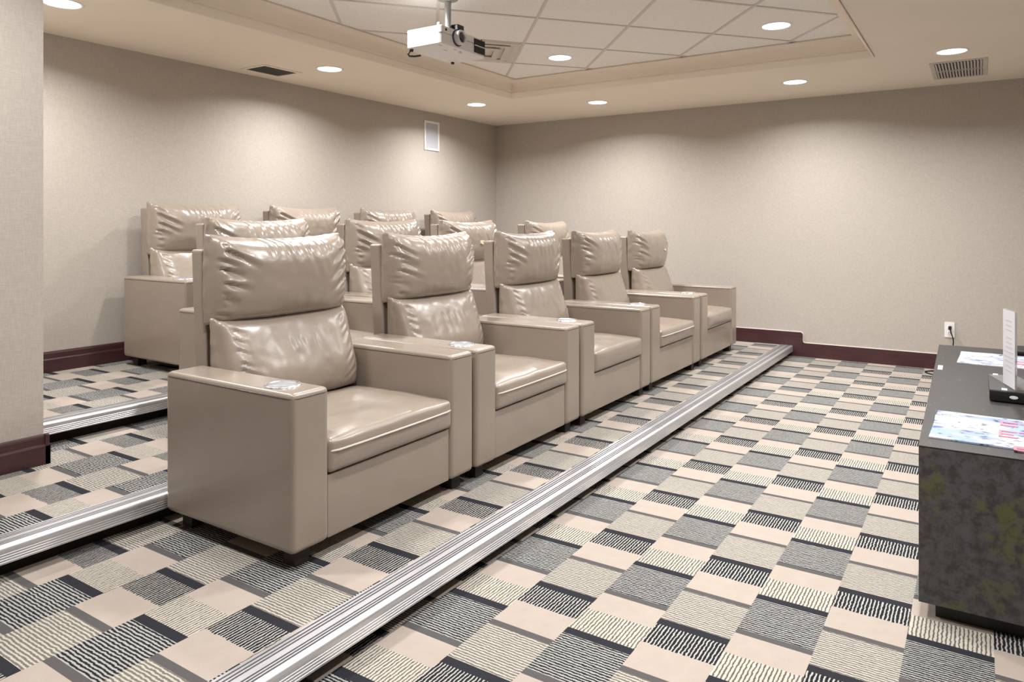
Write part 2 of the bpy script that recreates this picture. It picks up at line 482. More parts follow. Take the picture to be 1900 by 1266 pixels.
for fam, (D, S) in enumerate(((GA, GB), (GB, GA))):
    d = D.normalized(); nrm = Vector((-d.y, d.x)) * .010
    for k in range(-14, 12):
        c0 = GO + S * k
        strip = [c0 - D * 16 - nrm, c0 + D * 16 - nrm, c0 + D * 16 + nrm, c0 - D * 16 + nrm]
        pl = clip(strip)
        if len(pl) < 3 or area(pl) < .001: continue
        bm = bmesh.new(); bm_prism(bm, [tuple(p) for p in pl], 'z', TZ + fam * .0006, TZ + .012)
        link('grid_bar', from_bm('grid_bar', bm), M['bar'], ceil)

# ------------------------------------------------------------------ recessed downlights
ring_me = lathe_me('trim_ring', [(.088, -.001), (.092, -.005), (.100, -.006), (.106, -.003), (.107, 0), (.088, 0)], 40)
lens_me = lathe_me('lamp_lens', [(0, -.002), (.089, -.002)], 40)
def downlight(x, y, z, label):
    t = empty('recessed_downlight', (x, y, z)); tag(t, label, 'ceiling light', 'recessed round ceiling lights')
    link('trim_ring', ring_me, M['white'], t); link('lamp_lens', lens_me, M['lamp'], t)
    L = bpy.data.lights.new('downlight_lamp', 'AREA'); L.shape = 'DISK'; L.size = .17; L.energy = LAMP_WATT; L.color = LAMP_COLOR; L.spread = LAMP_SPREAD
    lo = bpy.data.objects.new('downlight_lamp', L); COL.objects.link(lo); lo.parent = t; lo.location = (0, 0, -.0065)
ZT2 = TZ + .005
for x, y, z, s in [
    (1.985, 4.235, HC, 'round recessed ceiling light at the upper left corner beside the wall return'),
    (3.95, 4.258, HC, 'round recessed soffit light right of the grey ceiling grille'),
    (5.913, 4.263, HC, 'round recessed soffit light left of the room corner, above the white wall speaker'),
    (6.464, 3.181, HC, 'round recessed soffit light just right of the room corner'),
    (6.46, 1.323, HC, 'round recessed soffit light above the middle of the far wall'),
    (5.923, .168, HC, 'round recessed soffit light beside the slatted ceiling vent at upper right'),
    (5.155, 2.878, ZT2, 'round light set in the ceiling tiles right of the projector'),
    (5.141, 1.176, ZT2, 'round light set in the ceiling tiles near the upper right end of the tray'),
    (3.10, 2.878, ZT2, 'round light in the ceiling tiles behind the projector pole, above the picture'),
    (3.10, 1.176, ZT2, 'round light in the ceiling tiles above the long front step'),
    (1.20, 1.176, ZT2, 'added round fill light, unseen, in the ceiling tiles nearest the camera'),  # invented lamp out of view, added to brighten the chair fronts
    (3.95, .168, HC, 'round recessed soffit light above the dark media cabinet'),
    (1.985, .168, HC, 'round recessed soffit light ahead of the camera beside the tray'),
    (1.05, 2.70, ZT2, 'added round fill light, unseen, in the ceiling tiles above the nearest front armchair')]:  # invented lamp out of view, placed to lift the wall return and nearest chair
    downlight(x, y, z, s)

# ------------------------------------------------------------------ ceiling vents
def vent(name, x0, x1, y0, y1, z, mslat, nslat, rows, label, frame_mat, back_mat, slat_tilt=0.6, fw=.03):
    cx, cy = (x0 + x1) / 2, (y0 + y1) / 2
    t = empty(name, (cx, cy, z)); tag(t, label, 'vent')
    w, d = (x1 - x0) / 2, (y1 - y0) / 2
    bm = bmesh.new()
    for b in ((-w - fw, w + fw, -d - fw, -d), (-w - fw, w + fw, d, d + fw), (-w - fw, -w, -d, d), (w, w + fw, -d, d)): bm_box(bm, *b, -.006, 0)
    link('frame', from_bm('vent_frame', bm), frame_mat, t)
    link('backing', box_me('vent_backing', -w, w, -d, d, -.0012, 0), back_mat, t)
    per = 2 * w / rows
    bm = bmesh.new(); bm_box(bm, -per / 2 + .006, per / 2 - .006, -.0075, .0075, -.001, .001)
    bmesh.ops.rotate(bm, cent=(0, 0, 0), matrix=Matrix.Rotation(slat_tilt, 3, 'X'), verts=bm.verts)
    sm = from_bm('slat', bm)
    for r in range(rows):
        for k in range(nslat):
            link('slat', sm, mslat, t, (-w + per * (r + .5), -d + 2 * d * (k + .5) / nslat, -.0062))
    for r in range(1, rows):
        link('divider', box_me('vent_divider', -w + per * r - .005, -w + per * r + .005, -d, d, -.012, -.001), mslat, t)
vent('ceiling_vent', 6.30, 6.95, -.015, .295, HC, M['ventwhite'], 15, 2, 'slatted supply vent in the soffit at the upper right', M['ventwhite'], M['ventdark'])
vent('ceiling_grille', 3.59, 3.90, 4.575, 4.80, HC, M['ventgrey'], 14, 1, 'plain grey return grille in the soffit above the back wall', M['soffit'], M['ventgrey'], .25)

# square diffuser in the tile beside the projector
cc = GO + GA * (-0.5) + GB * (1.5)
t = empty('ceiling_diffuser', (cc.x, cc.y, TZ + .004)); tag(t, 'stepped air diffuser panel in the ceiling tile behind the projector', 'vent')
def rhomb(s): return [tuple(GA * u + GB * v) for u, v in ((-s, -s), (s, -s), (s, s), (-s, s))]
for k, (so, si, z0, z1, m) in enumerate(((.47, .40, -.006, 0, 'ventwhite'), (.36, .30, -.014, -.008, 'ventwhite'), (.25, .18, -.020, -.014, 'ventwhite'))):
    bm = bmesh.new(); A = rhomb(so); B = rhomb(si)
    for q in range(4):
        r = (q + 1) % 4
        bm_prism(bm, [A[q], A[r], B[r], B[q]], 'z', z0, z1)
    link('louver_ring', from_bm('louver_ring', bm), M[m], t)
bm = bmesh.new(); bm_prism(bm, rhomb(.44), 'z', -.0035, -.001)
link('backing', from_bm('diffuser_backing', bm), M['ventwhite'], t)

# ------------------------------------------------------------------ wall speaker
t = empty('wall_speaker', (6.068, YW, 2.065)); tag(t, 'white framed in-wall speaker with pale grey grille high on the back wall', 'speaker')
w, h, f = .125, .315, .022
bm = bmesh.new()
for b in ((-w, w, 0, f), (-w, w, h - f, h), (-w, -w + f, f, h - f), (w - f, w, f, h - f)): bm_box(bm, b[0], b[1], -.012, 0, b[2], b[3], .003, 2)
link('frame', from_bm('speaker_frame', bm, 40), M['white'], t)
link('grille', box_me('speaker_grille', -w + f - .002, w - f + .002, -.006, 0, f - .002, h - f + .002), M['grille'], t)

# ------------------------------------------------------------------ projector
PX, PY, PZ = 3.26, 2.60, 2.305         # front left lower corner
pw, pd, phh = .470, .285, .106
t = empty('projector', (PX + pw / 2, PY + pd / 2, PZ)); tag(t, 'white projector hanging from the tiled ceiling on a pole', 'projector')
hw, hd = pw / 2, pd / 2
bm = bmesh.new()
out = [(-hw, -hd + .02), (-hw + .01, -hd), (hw - .04, -hd + .004), (hw, -hd + .03), (hw, hd - .03), (hw - .03, hd), (-hw + .05, hd), (-hw, hd - .03)]
sd = bm_prism(bm, out, 'z', 0, phh)
bmesh.ops.bevel(bm, geom=bm.edges[:], offset=.006, segments=3, profile=.6, affect='EDGES')
body = wn(link('body', from_bm('projector_body', bm, 45), M['offwhite'], t))
link('seam', box_me('projector_seam', -hw - .0008, hw - .06, -hd - .0008, hd - .04, phh * .60, phh * .612), M['ventgrey'], body)
RF = Matrix.Rotation(rad(90), 4, 'X')   # lathe axis z -> -y (towards the viewer)
lc = (.005 - .085, -hd, .060)
def lathe_front(name, prof, mat, c, par):
    return link(name, lathe_me(name, prof, 36, Matrix.Translation(c) @ RF), mat, par)
lathe_front('lens_recess', [(.0, .0012), (.050, .0012), (.0505, .004), (.047, .004), (.046, .002)], M['black'], lc, t)
lr = lathe_front('lens_barrel', [(.044, 0), (.044, .014), (.041, .016), (.041, .022), (.043, .024), (.043, .034), (.039, .037), (.032, .036), (.028, .026), (.028, .02)], M['chrome'], lc, t)
lathe_front('lens_glass', [(.028, .022), (.022, .026), (.012, .029), (0, .030)], M['lens'], lc, lr)
fv = (.150, -hd, .055)
bm = bmesh.new(); bm_box(bm, fv[0] - .060, fv[0] + .050, -hd - .0015, -hd + .006, .012, .096)
vo = link('exhaust_vent', from_bm('projector_vent', bm), M['black'], t)
for k in range(9):
    z = .018 + k * .009
    link('louver', box_me('louver', fv[0] - .058, fv[0] + .048, -hd - .004, -hd - .001, z, z + .002), M['darkgrey'], vo)
link('divider', box_me('vent_bar', fv[0] - .060, fv[0] + .050, -hd - .006, -hd + .002, .052, .057), M['offwhite'], vo)
lathe_front('sensor', [(0, .003), (.007, .003), (.008, 0)], M['black'], (-hw + .045, -hd, .085), t)
lathe_front('sensor', [(0, .002), (.004, .002), (.005, 0)], M['black'], (.165, -hd, .101), t)
for x, y in ((-.19, -.10), (-.06, -.11), (-.08, -.05)): link('slot', box_me('slot', x - .015, x + .015, y - .003, y + .003, -.0006, .002), M['ventgrey'], t)
for x, y in ((-.2, .11), (.2, .11), (.0, -.10)): link('foot', lathe_me('foot', [(0, -.012), (.010, -.012), (.011, 0)], 16, Matrix.Translation((x, y, 0))), M['darkgrey'] if y > 0 else M['offwhite'], t)
link('knob', lathe_me('knob', [(.013, phh - .002), (.013, phh + .016), (.011, phh + .019), (0, phh + .019)], 20, Matrix.Translation((-hw + .02, -hd + .03, 0))), M['white'], t)
link('mount_bracket', box_me('bracket', -.018, .050, -.095, .05, phh, phh + .062, .008, 2), M['black'], t)
link('mount_arm', box_me('mount_arm', -.062, -.018, -.068, -.022, phh, phh + .040, .006, 2), M['darkgrey'], t)
link('pole', lathe_me('pole', [(.017, phh + .03), (.021, TZ + .004 - PZ)], 20, Matrix.Translation((-.048, -.045, 0))), M['polegrey'], t)
link('ceiling_flange', lathe_me('flange', [(.017, TZ - .016 - PZ), (.06, TZ - .006 - PZ), (.062, TZ + .004 - PZ), (0.0, TZ + .004 - PZ)], 28, Matrix.Translation((-.048, -.045, 0))), M['polegrey'], t)
link('cable_hook', tube_me('cable_hook', [(-.20, .10, .002), (-.215, .11, -.012), (-.215, .125, -.028), (-.20, .128, -.036), (-.17, .115, -.034), (-.14, .09, -.026)], .006, 8), M['darkgrey'], t)

# ------------------------------------------------------------------ armchairs
CW, CD, AW = 1.008, .720, .160
CH = CW / 2; F = -CD / 2; B = CD / 2
ATOP, ABOT = .595, .062

def arm_mesh(hole):
    bm = bmesh.new(); bm_box(bm, -AW / 2, AW / 2, F, B, ABOT, ATOP, .021, 5)
    me = from_bm('arm', bm, 40)
    if hole:
        a = bpy.data.objects.new('a', me); COL.objects.link(a)
        bm = bmesh.new(); bmesh.ops.create_cone(bm, cap_ends=True, segments=40, radius1=.052, radius2=.052, depth=.12,
                                                 matrix=Matrix.Translation((0, F + .145, ATOP)))
        cme = from_bm('cut', bm); c = bpy.data.objects.new('c', cme); COL.objects.link(c)
        mo = a.modifiers.new('b', 'BOOLEAN'); mo.operation = 'DIFFERENCE'; mo.object = c; mo.solver = 'EXACT'
        dg = bpy.context.evaluated_depsgraph_get(); dg.update()
        me2 = bpy.data.meshes.new_from_object(a.evaluated_get(dg)); me2.name = 'arm'
        bpy.data.objects.remove(a); bpy.data.objects.remove(c)
        me2.set_sharp_from_angle(angle=rad(40))
        return me2
    return me

def seam_mesh():
    x, f, b, z = AW / 2 - .0012, F + .0012, B - .0012, ATOP - .0175
    pts = []
    r = .020
    for cx, cy, a0 in ((x - r, b - r, 0), (-x + r, b - r, 90), (-x + r, f + r, 180), (x - r, f + r, 270)):
        for a in range(0, 91, 30): pts.append((cx + r * math.cos(rad(a0 + a)), cy + r * math.sin(rad(a0 + a)), z))
    full = []
    for i, p in enumerate(pts):
        q = pts[(i + 1) % len(pts)]; n = max(1, int((Vector(q) - Vector(p)).length / .06))
        for k in range(n):
            s = k / n; full.append((p[0] + (q[0] - p[0]) * s, p[1] + (q[1] - p[1]) * s, p[2]))
    return tube_me('seam', full, .0026, 6, True)

def crease(x, z, c):
    """signed displacement of one fold: c = (x0, z0, x1, z1, depth, width) in metres"""
    x0, z0, x1, z1, d, w = c
    dx, dz = x1 - x0, z1 - z0; L2 = dx * dx + dz * dz
    s = ((x - x0) * dx + (z - z0) * dz) / L2
    if s < -.3 or s > 1.3: return 0.0
    sc = min(1, max(0, s))
    px, pz = x0 + sc * dx, z0 + sc * dz
    nx, nz = -dz / math.sqrt(L2), dx / math.sqrt(L2)
    dist = math.hypot(x - px, z - pz)
    side = (x - px) * nx + (z - pz) * nz
    tp = (1 - sc) ** .8 if s > 0 else 1.0
    tp *= max(0.0, 1 - max(0, -s) / .3)
    ww = w * (0.55 + 0.9 * sc)
    g = math.exp(-(dist / ww) ** 2); g2 = math.exp(-((side - 1.7 * ww) / (1.2 * ww)) ** 2 - ((dist * dist - side * side) / (ww * ww) if s < 0 or s > 1 else 0))
    return tp * d * (-g + .55 * g2)

def pillow_mesh(name, hx, hz, depth, seed, kind):
    """cushion with gusset sides; local origin at centre of its back plane, front towards -y"""
    rnd = random.Random(seed)
    nx, nz, ny = 72, 44, 9
    cr = []
    if kind == 'head':
        n = 8
        for sgn in (-1, 1):
            for k in range(n):                       # gathers along the side seams
                f = k / (n - 1)
                z = hz * (.84 - 1.62 * f) + rnd.uniform(-.014, .014)
                L = rnd.uniform(.06, .14) * (1.2 if k in (1, 2, 3, 4) else .55)
                sl = (.62 - .55 * f) + rnd.uniform(-.12, .12)
                cr.append((sgn * hx * rnd.uniform(.90, .99), z + .014, sgn * (hx * .95 - L), z - L * sl, rnd.uniform(.013, .024) * (1.0 if 0 < k < 5 else .6), rnd.uniform(.0085, .0125)))
        for k in range(8):                           # folds falling from the top edge
            x = hx * (-.42 + 1.0 * k / 7) + rnd.uniform(-.012, .012)
            L = rnd.uniform(.10, .19) * (1.1 if 1 < k < 6 else .6)
            cr.append((x, hz * 1.0, x + L * rnd.uniform(.05, .45), hz - L, rnd.uniform(.009, .015), rnd.uniform(.010, .016)))
    else:
        for sgn in (-1, 1):
            for k in range(7):
                z = hz * (.80 - 1.35 * k / 6) + rnd.uniform(-.006, .006)
                L = rnd.uniform(.03, .055) * (1.7 if k >= 4 else 1)
                cr.append((sgn * hx * .86, z + .006, sgn * (hx * .86 - L), z - L * .55, rnd.uniform(.006, .010), rnd.uniform(.006, .009)))
        for k in range(5):
            x = hx * (-.1 + .6 * k / 4) + rnd.uniform(-.02, .02)
            cr.append((x, hz * .45, x + .015, -hz * .35, rnd.uniform(.002, .0035), rnd.uniform(.014, .022)))
    off = Vector((seed * 3.1, seed * 1.7, 0.3))
    def shape(u, v, w):
        """u,v in [-1,1] across/up, w in [0,1]: 0 back plane, 1 front"""
        nn = 7.0
        # soft box: shrink the outline a little towards back and front rims
        X, Z = u * hx, v * hz
        if kind == 'head':
            rim = 1.0
            bulge = (1 - abs(u) ** 3.4) * (1 - abs(v) ** 3.0)
            D = depth * (.50 + .50 * bulge ** .75)
            # outline: ears at the top corners, sag between, slight droop at the bottom
            Z += hz * (.075 * max(0, v) * (abs(u) ** 2.5) - .055 * max(0, v) * (1 - u * u) - .03 * max(0, -v) * (1 - u * u))
            X *= 1 - .035 * (1 - abs(v)) * 0 - .03 * max(0, v) ** 2 * 0
            X *= 1 + .018 * (1 - v * v)
        else:
            bulge = (1 - abs(u) ** 4.0) * (1 - abs(v) ** 3.0)
            base = .70 - .10 * v                     # wedge, deeper below
            low = math.exp(-((v + .45) / .75) ** 2)
            D = depth * (.50 - .16 * v + .26 * bulge ** .8 + .24 * low * (1 - .5 * abs(u) ** 6))
            Z += hz * (.05 * max(0, v) * (abs(u) ** 3))
        # rounded rims
        e = max(abs(u), abs(v)); 
        r = .034 if kind == 'head' else .026
        y = -D * w if w > .999 else -max(.02, D - r) * w
        if w > 0.999:
            # roll the front face down at its rim
            du = (1 - abs(u)) * hx; dv = (1 - abs(v)) * hz
            au, av = max(0, 1 - du / r), max(0, 1 - dv / r)
            q_ = min(1.0, math.sqrt(au * au + av * av))
            y += min(r, D - .02) * (1 - math.sqrt(max(0, 1 - q_ * q_)))
        else:
            k = (1 - w) * D
        if w > 0.5:
            amp = min(1.0, (w - .5) * 2)
            s = 0.0
            for c in cr: s += crease(X, Z, c)
            s += .004 * noise.noise(Vector((X * 9, Z * 9, 0)) + off) + .002 * noise.noise(Vector((X * 24, Z * 24, 2)) + off)
            y -= s * amp
        if w < .45:
            sh = (.45 - w) / .45 * .004
            X -= math.copysign(sh * min(1, abs(u) ** 6), u) ; Z -= math.copysign(sh * min(1, abs(v) ** 6), v)
        # gathers dent the gusset as well
        if abs(u) > .985 and 0 < w < 1:
            X += math.copysign(.010 * math.sin(w * math.pi) + .004 * noise.noise(Vector((w * 3, Z * 26, seed))), u)
        if abs(v) > .985 and 0 < w < 1:
            Z += math.copysign(.006 * math.sin(w * math.pi) + .003 * noise.noise(Vector((X * 22, w * 3, seed + 5))), v)
        return (X, y, Z)
    bm = bmesh.new(); cache = {}
    def V(i, j, k):
        key = (i, j, k)
        if key not in cache:
            # denser sampling near the sides
            u = -1 + 2 * i / nx; u = math.copysign(1 - (1 - abs(u)) ** 1.15, u)
            v = -1 + 2 * j / nz
            cache[key] = bm.verts.new(shape(u, v, k / ny))
        return cache[key]
    def quad(a, b, c, d): bm.faces.new((V(*a), V(*b), V(*c), V(*d)))
    for i in range(nx):
        for j in range(nz):
            quad((i, j, ny), (i + 1, j, ny), (i + 1, j + 1, ny), (i, j + 1, ny))
    st = 4
    for i in range(nx):
        for j in range(nz): quad((i, j, 0), (i, j + 1, 0), (i + 1, j + 1, 0), (i + 1, j, 0))
    for i in range(nx):
        for k in range(ny):
            quad((i, 0, k), (i + 1, 0, k), (i + 1, 0, k + 1), (i, 0, k + 1)); quad((i, nz, k), (i, nz, k + 1), (i + 1, nz, k + 1), (i + 1, nz, k))
    for j in range(nz):
        for k in range(ny):
            quad((0, j, k), (0, j, k + 1), (0, j + 1, k + 1), (0, j + 1, k)); quad((nx, j, k), (nx, j + 1, k), (nx, j + 1, k + 1), (nx, j, k + 1))
    me = from_bm(name, bm)
    me.polygons.foreach_set('use_smooth', [True] * len(me.polygons))
    return me

def seat_mesh(seed):
    hx, y0, y1, z0, z1, r = .346, F - .004, .1975, .288, .408, .020
    hy, hz = (y1 - y0) / 2, (z1 - z0) / 2; cy, cz = (y0 + y1) / 2, (z0 + z1) / 2
    def axis(h, n):
        e = [0, .25 * r, .5 * r, .75 * r]
        mid = [r + (2 * h - 2 * r) * k / n for k in range(n + 1)]
        return [-h + d for d in e + mid] + [h - d for d in reversed(e)]
    ax = [axis(hx, 24), axis(hy, 22), axis(hz, 5)]
    bm = bmesh.new(); cache = {}
    def V(i, j, k):
        key = (i, j, k)
        if key in cache: return cache[key]
        p = Vector((ax[0][i], ax[1][j], ax[2][k]))
        c = Vector([max(-(h - r), min(h - r, q)) for q, h in zip(p, (hx, hy, hz))])
        d = p - c
        if d.length > 1e-9:
            m = max(abs(q) for q in d); p = c + d.normalized() * m
        u, w, t = p.x / hx, p.y / hy, (p.z + hz) / (2 * hz)
        if t > .5:
            top = (t - .5) * 2
            p.z += top * (.026 * (1 - u ** 4) * (1 - w ** 4) - .012 * math.exp(-(u * u + (w + .1) ** 2) / .25)
                + .0035 * noise.noise(Vector((p.x * 8 + seed, p.y * 8, 0))) + .0022 * noise.noise(Vector((p.x * 5, p.y * 24 + seed, 3))))
        if w < -.9:
            p.y -= (-w - .9) * 10 * (.010 * math.sin(max(0, min(1, t)) * math.pi) * (1 - u ** 6) + .0025 * noise.noise(Vector((p.x * 14, p.z * 20, seed))))
        p += Vector((0, cy, cz))
        cache[key] = bm.verts.new(p); return cache[key]
    N = [len(a) - 1 for a in ax]
    for i in range(N[0]):
        for j in range(N[1]):
            for k in (0, N[2]): bm.faces.new((V(i, j, k), V(i + 1, j, k), V(i + 1, j + 1, k), V(i, j + 1, k)))
    for i in range(N[0]):
        for k in range(N[2]):
            for j in (0, N[1]): bm.faces.new((V(i, j, k), V(i + 1, j, k), V(i + 1, j, k + 1), V(i, j, k + 1)))
    for j in range(N[1]):
        for k in range(N[2]):
            for i in (0, N[0]): bm.faces.new((V(i, j, k), V(i, j + 1, k), V(i, j + 1, k + 1), V(i, j, k + 1)))
    me = from_bm('seat_cushion', bm); me.polygons.foreach_set('use_smooth', [True] * len(me.polygons))
    return me

def back_mesh():
    # upright shell leaning slightly back, front plane at y = .365+
    bm = bmesh.new(); bm_box(bm, -.342, .342, .3275, .4025, .20, 1.055, .014, 4)
    for v in bm.verts: v.co.y += max(0, v.co.z - .60) * .105
    return from_bm('back_shell', bm, 40)

arm_hole, arm_plain, seam = arm_mesh(True), arm_mesh(False), seam_mesh()
heads = [pillow_mesh('headrest', .342, .170, .165, s, 'head') for s in (1, 2, 3)]
lumbs = [pillow_mesh('lumbar_cushion', .342, .178, .185, s, 'low') for s in (11, 12)]
seats = [seat_mesh(1), seat_mesh(7)]
back_me = back_mesh()
base_me = box_me('base', -CH + AW + .001, CH - AW - .001, F + .010, B - .10, ABOT, .284, .008, 2)
leg_me = box_me('leg', -.03, .03, -.03, .03, 0, ABOT + .001)
pip = []
for x, y in ((-.340, .15), (-.340, F + .015), (-.332, F - .004), (-.31, F - .011), (-.2, F - .0145), (0, F - .0155), (.2, F - .0145), (.31, F - .011), (.332, F - .004), (.340, F + .015), (.340, .15)):
    pip.append((x, y, .366))
pip_me = tube_me('piping', pip, .0042, 8)
cup_ring = lathe_me('cup_ring', [(.050, -.004), (.050, .004), (.054, .0065), (.059, .006), (.063, .003), (.064, 0)], 44)
cup_well = lathe_me('cup_well', [(.0505, .002), (.0495, -.052), (.044, -.055), (0, -.055)], 44)

def peel_mesh(seed, w, h):
    rnd = random.Random(seed); bm = bmesh.new(); n = 14
    ring = [(w * (.6 + .5 * rnd.random()) * math.cos(2 * math.pi * k / n), h * (.5 + .6 * rnd.random()) * math.sin(2 * math.pi * k / n)) for k in range(n)]
    bm_prism(bm, ring, 'y', -.002, .006)
    return from_bm('peeled_patch', bm)

def chair(x0, yf, zp, rz, label, var, pip_on=True, patch=None, lift=0.0):
    t = empty('theatre_armchair', (x0 + CH, yf + CD / 2, zp), rz)
    tag(t, label, 'armchair', 'taupe leather theatre armchairs')
    for sx, me in ((-1, arm_hole), (1, arm_plain)):
        a = wn(link('arm', me, M['leather'], t, (sx * (CH - AW / 2), 0, 0)))
        link('seam', seam, M['leather_dark'], a)
        if sx < 0:
            c = link('cup_holder', cup_ring, M['steel'], t, (sx * (CH - AW / 2), F + .145, ATOP)); c['label'] = 'shiny steel cup holder'
            link('cup_well', cup_well, M['steel_in'], c)
    wn(link('base', base_me, M['leather'], t))
    s = link('seat_cushion', seats[var % 2], M['leather'], t)
    if pip_on: link('piping', pip_me, M['piping'], s)
    wn(link('back_shell', back_me, M['leather'], t))
    link('lumbar_cushion', lumbs[var % 2], M['leather'], t, (0, .3255, .590))
    h = link('headrest', heads[var % 3], M['leather'], t, (0, .3625, .930 + lift))
    if patch:
        ys = [v.co.y for v in h.data.vertices if abs(v.co.x - patch[0]) < .02 and abs(v.co.z - patch[1]) < .02]
        q = link('peeled_patch', peel_mesh(var + 40, patch[2], patch[3]), M['peel'], h, (patch[0], min(ys) - .004, patch[1])); q['label'] = 'pale peeled leather patch'
    for lx in (-1, 1):
        for ly in (-1, 1): link('leg', leg_me, M['leg'], t, (lx * (CH - .075), ly * (CD / 2 - .07), 0))
    return t

F1 = 1.895
ordl = ['leftmost and nearest', 'second from the left', 'middle', 'fourth from the left', 'rightmost, beside the far wall']
for k, x in enumerate((1.597, 2.624, 3.660, 4.700, 5.745)):
    lab = ['taupe leather armchair nearest the camera, leftmost of the five in the front row',
           'taupe leather armchair second from the left in the front row of five',
           'taupe leather armchair in the middle of the front row of five',
           'taupe leather armchair fourth from the left in the front row of five',
           'taupe leather armchair rightmost in the front row, headrest with a peeled spot'][k]
    chair(x, F1, ZP[1], rad((0.0, .4, 0, -.4, .3)[k]), lab, k, k not in (2, 4), (.140, .0, .026, .014) if k == 4 else None)
for k, x in enumerate((2.295, 3.36, 4.375, 5.685)):
    lab = ['taupe leather armchair leftmost in the second row, partly behind the nearest chair',
           'taupe leather armchair second from the left in the second row',
           'taupe leather armchair third from left in the second row, headrest with a torn patch',
           'taupe leather armchair rightmost in the second row, standing apart near the far wall'][k]
    chair(x, 2.925, ZP[2], rad((.5, 0, -.5, 0)[k]), lab, k + 1, True, (.035, .0, .036, .022) if k == 2 else None, -.026)
for k, x in enumerate((2.630, 3.650, 4.664, 5.677)):
    lab = ['taupe leather armchair leftmost in the rear row against the back wall',
           'taupe leather armchair second from the left in the rear row',
           'taupe leather armchair third from the left in the rear row',
           'taupe leather armchair rightmost in the rear row below the white wall speaker'][k]
    chair(x, 4.08, ZP[3], rad((-1.0, 0, .0, 0)[k]), lab, k + 2, lift=-.020)

# ------------------------------------------------------------------ media cabinet and what lies on it
CX0, CX1, CY0, CY1, CZ = 2.632, 4.93, -.46, .165, .553
rc = rad(0.95)
t = empty('media_cabinet', (CX0, CY1, 0), rc); tag(t, 'long low dark media cabinet at the right edge', 'cabinet')
LX, LY = CX1 - CX0, CY1 - CY0
wn(link('body', box_me('cabinet_body', 0, LX, -LY, 0, .055, CZ - .004, .002, 2), M['cab'], t))
wn(link('top', box_me('cabinet_top', -.001, LX + .001, -LY, .001, CZ - .004, CZ, .0015, 2), M['cabtop'], t))
link('plinth', box_me('cabinet_plinth', .045, LX - .02, -LY + .02, -.045, 0, .056), M['black'], t)
s = link('sticker', box_me('sticker', 1.44, 1.56, -.034, -.014, CZ - .0005, CZ + .0008), M['white'], t); s['label'] = 'small white sticker on the top edge'

def magazine(name, x0, x1, ya, yb, mat, label, spine, rise, zc, rz, letters):
    cx, cy = (x0 + x1) / 2, (ya + yb) / 2
    t = empty(name, (cx, cy, zc), rz); tag(t, label, 'magazine', 'magazines on the cabinet')
    nx, ny = 40, 12; bm = bmesh.new(); top = []; bot = []
    hx, hy = (x1 - x0) / 2, (yb - ya) / 2
    def zz(u, v):
        s = (u - spine) / .13
        z = .005 + rise * math.exp(-s * s) + .004 * math.exp(-((u - spine - .25) / .2) ** 2)
        if u > spine: z += .006 * (u - spine)
        return z + .0015 * noise.noise(Vector((u * 3, v * 3, x0)))
    for i in range(nx + 1):
        u = -1 + 2 * i / nx; ra, rb = [], []
        for j in range(ny + 1):
            v = -1 + 2 * j / ny
            z = zz(u, v); ra.append(bm.verts.new((u * hx, v * hy, z))); rb.append(bm.verts.new((u * hx, v * hy, max(0.0005, z - .005))))
        top.append(ra); bot.append(rb)
    for i in range(nx):
        for j in range(ny):
            bm.faces.new((top[i][j], top[i + 1][j], top[i + 1][j + 1], top[i][j + 1])); bm.faces.new((bot[i][j], bot[i][j + 1], bot[i + 1][j + 1], bot[i + 1][j]))
    for i in range(nx):
        for j in (0, ny): bm.faces.new((top[i][j], top[i + 1][j], bot[i + 1][j], bot[i][j]))
    for j in range(ny):
        for i in (0, nx): bm.faces.new((top[i][j], top[i][j + 1], bot[i][j + 1], bot[i][j]))
    link('pages', from_bm(name, bm, 50), mat, t)
    for (xa, xb, y0, y1) in letters:
        bm = bmesh.new(); n = 6; A = []
        for i in range(n + 1):
            xx = xa + (xb - xa) * i / n; z = zz((xx - cx) / hx, ((y0 + y1) / 2 - cy) / hy)
            A.append([bm.verts.new((xx - cx, y0 - cy, z + .0022)), bm.verts.new((xx - cx, y1 - cy, z + .0022)), bm.verts.new((xx - cx, y1 - cy, z - .001)), bm.verts.new((xx - cx, y0 - cy, z - .001))])
        for p, q in zip(A, A[1:]):
            for k in range(4): bm.faces.new((p[k], q[k], q[(k + 1) % 4], p[(k + 1) % 4]))
        bm.faces.new(A[0]); bm.faces.new(A[-1][::-1])
        link('cover_letter_stroke', from_bm('cover_letter_stroke', bm), M['pink'], t)
# pink capital strokes near the right edge of the open magazine
st = []
def letterE(x, y, w, h):      # letters read along -y, upright along +x
    st.extend([(x, x + h, y - .008, y), (x, x + .012, y - w, y), (x + h * .42, x + h * .42 + .012, y - w * .8, y), (x + h - .012, x + h, y - w, y)])
def letterT(x, y, w, h):
    st.extend([(x + h - .012, x + h, y - w, y), (x, x + h, y - w / 2 - .005, y - w / 2 + .005)])
letterE(2.86, -.052, .05, .09); letterT(2.86, -.108, .05, .09); letterE(2.86, -.165, .045, .09)
letterE(2.985, -.055, .05, .07); letterT(2.985, -.112, .05, .07); letterE(2.71, -.092, .05, .05)
magazine('open_magazine', 2.735, 3.125, -.235, .138, M['mag1'], 'open magazine with pale blue pictures and pink lettering near the cabinet end', .36, .012, CZ, rad(-1.5), st)
magazine('closed_magazine', 4.30, 4.66, -.22, .095, M['mag2'], 'pale magazine lying behind the disc player on the cabinet', .86, .006, CZ, rad(-2.0), [(4.40, 4.43, -.19, -.12), (4.47, 4.50, -.20, -.13)])

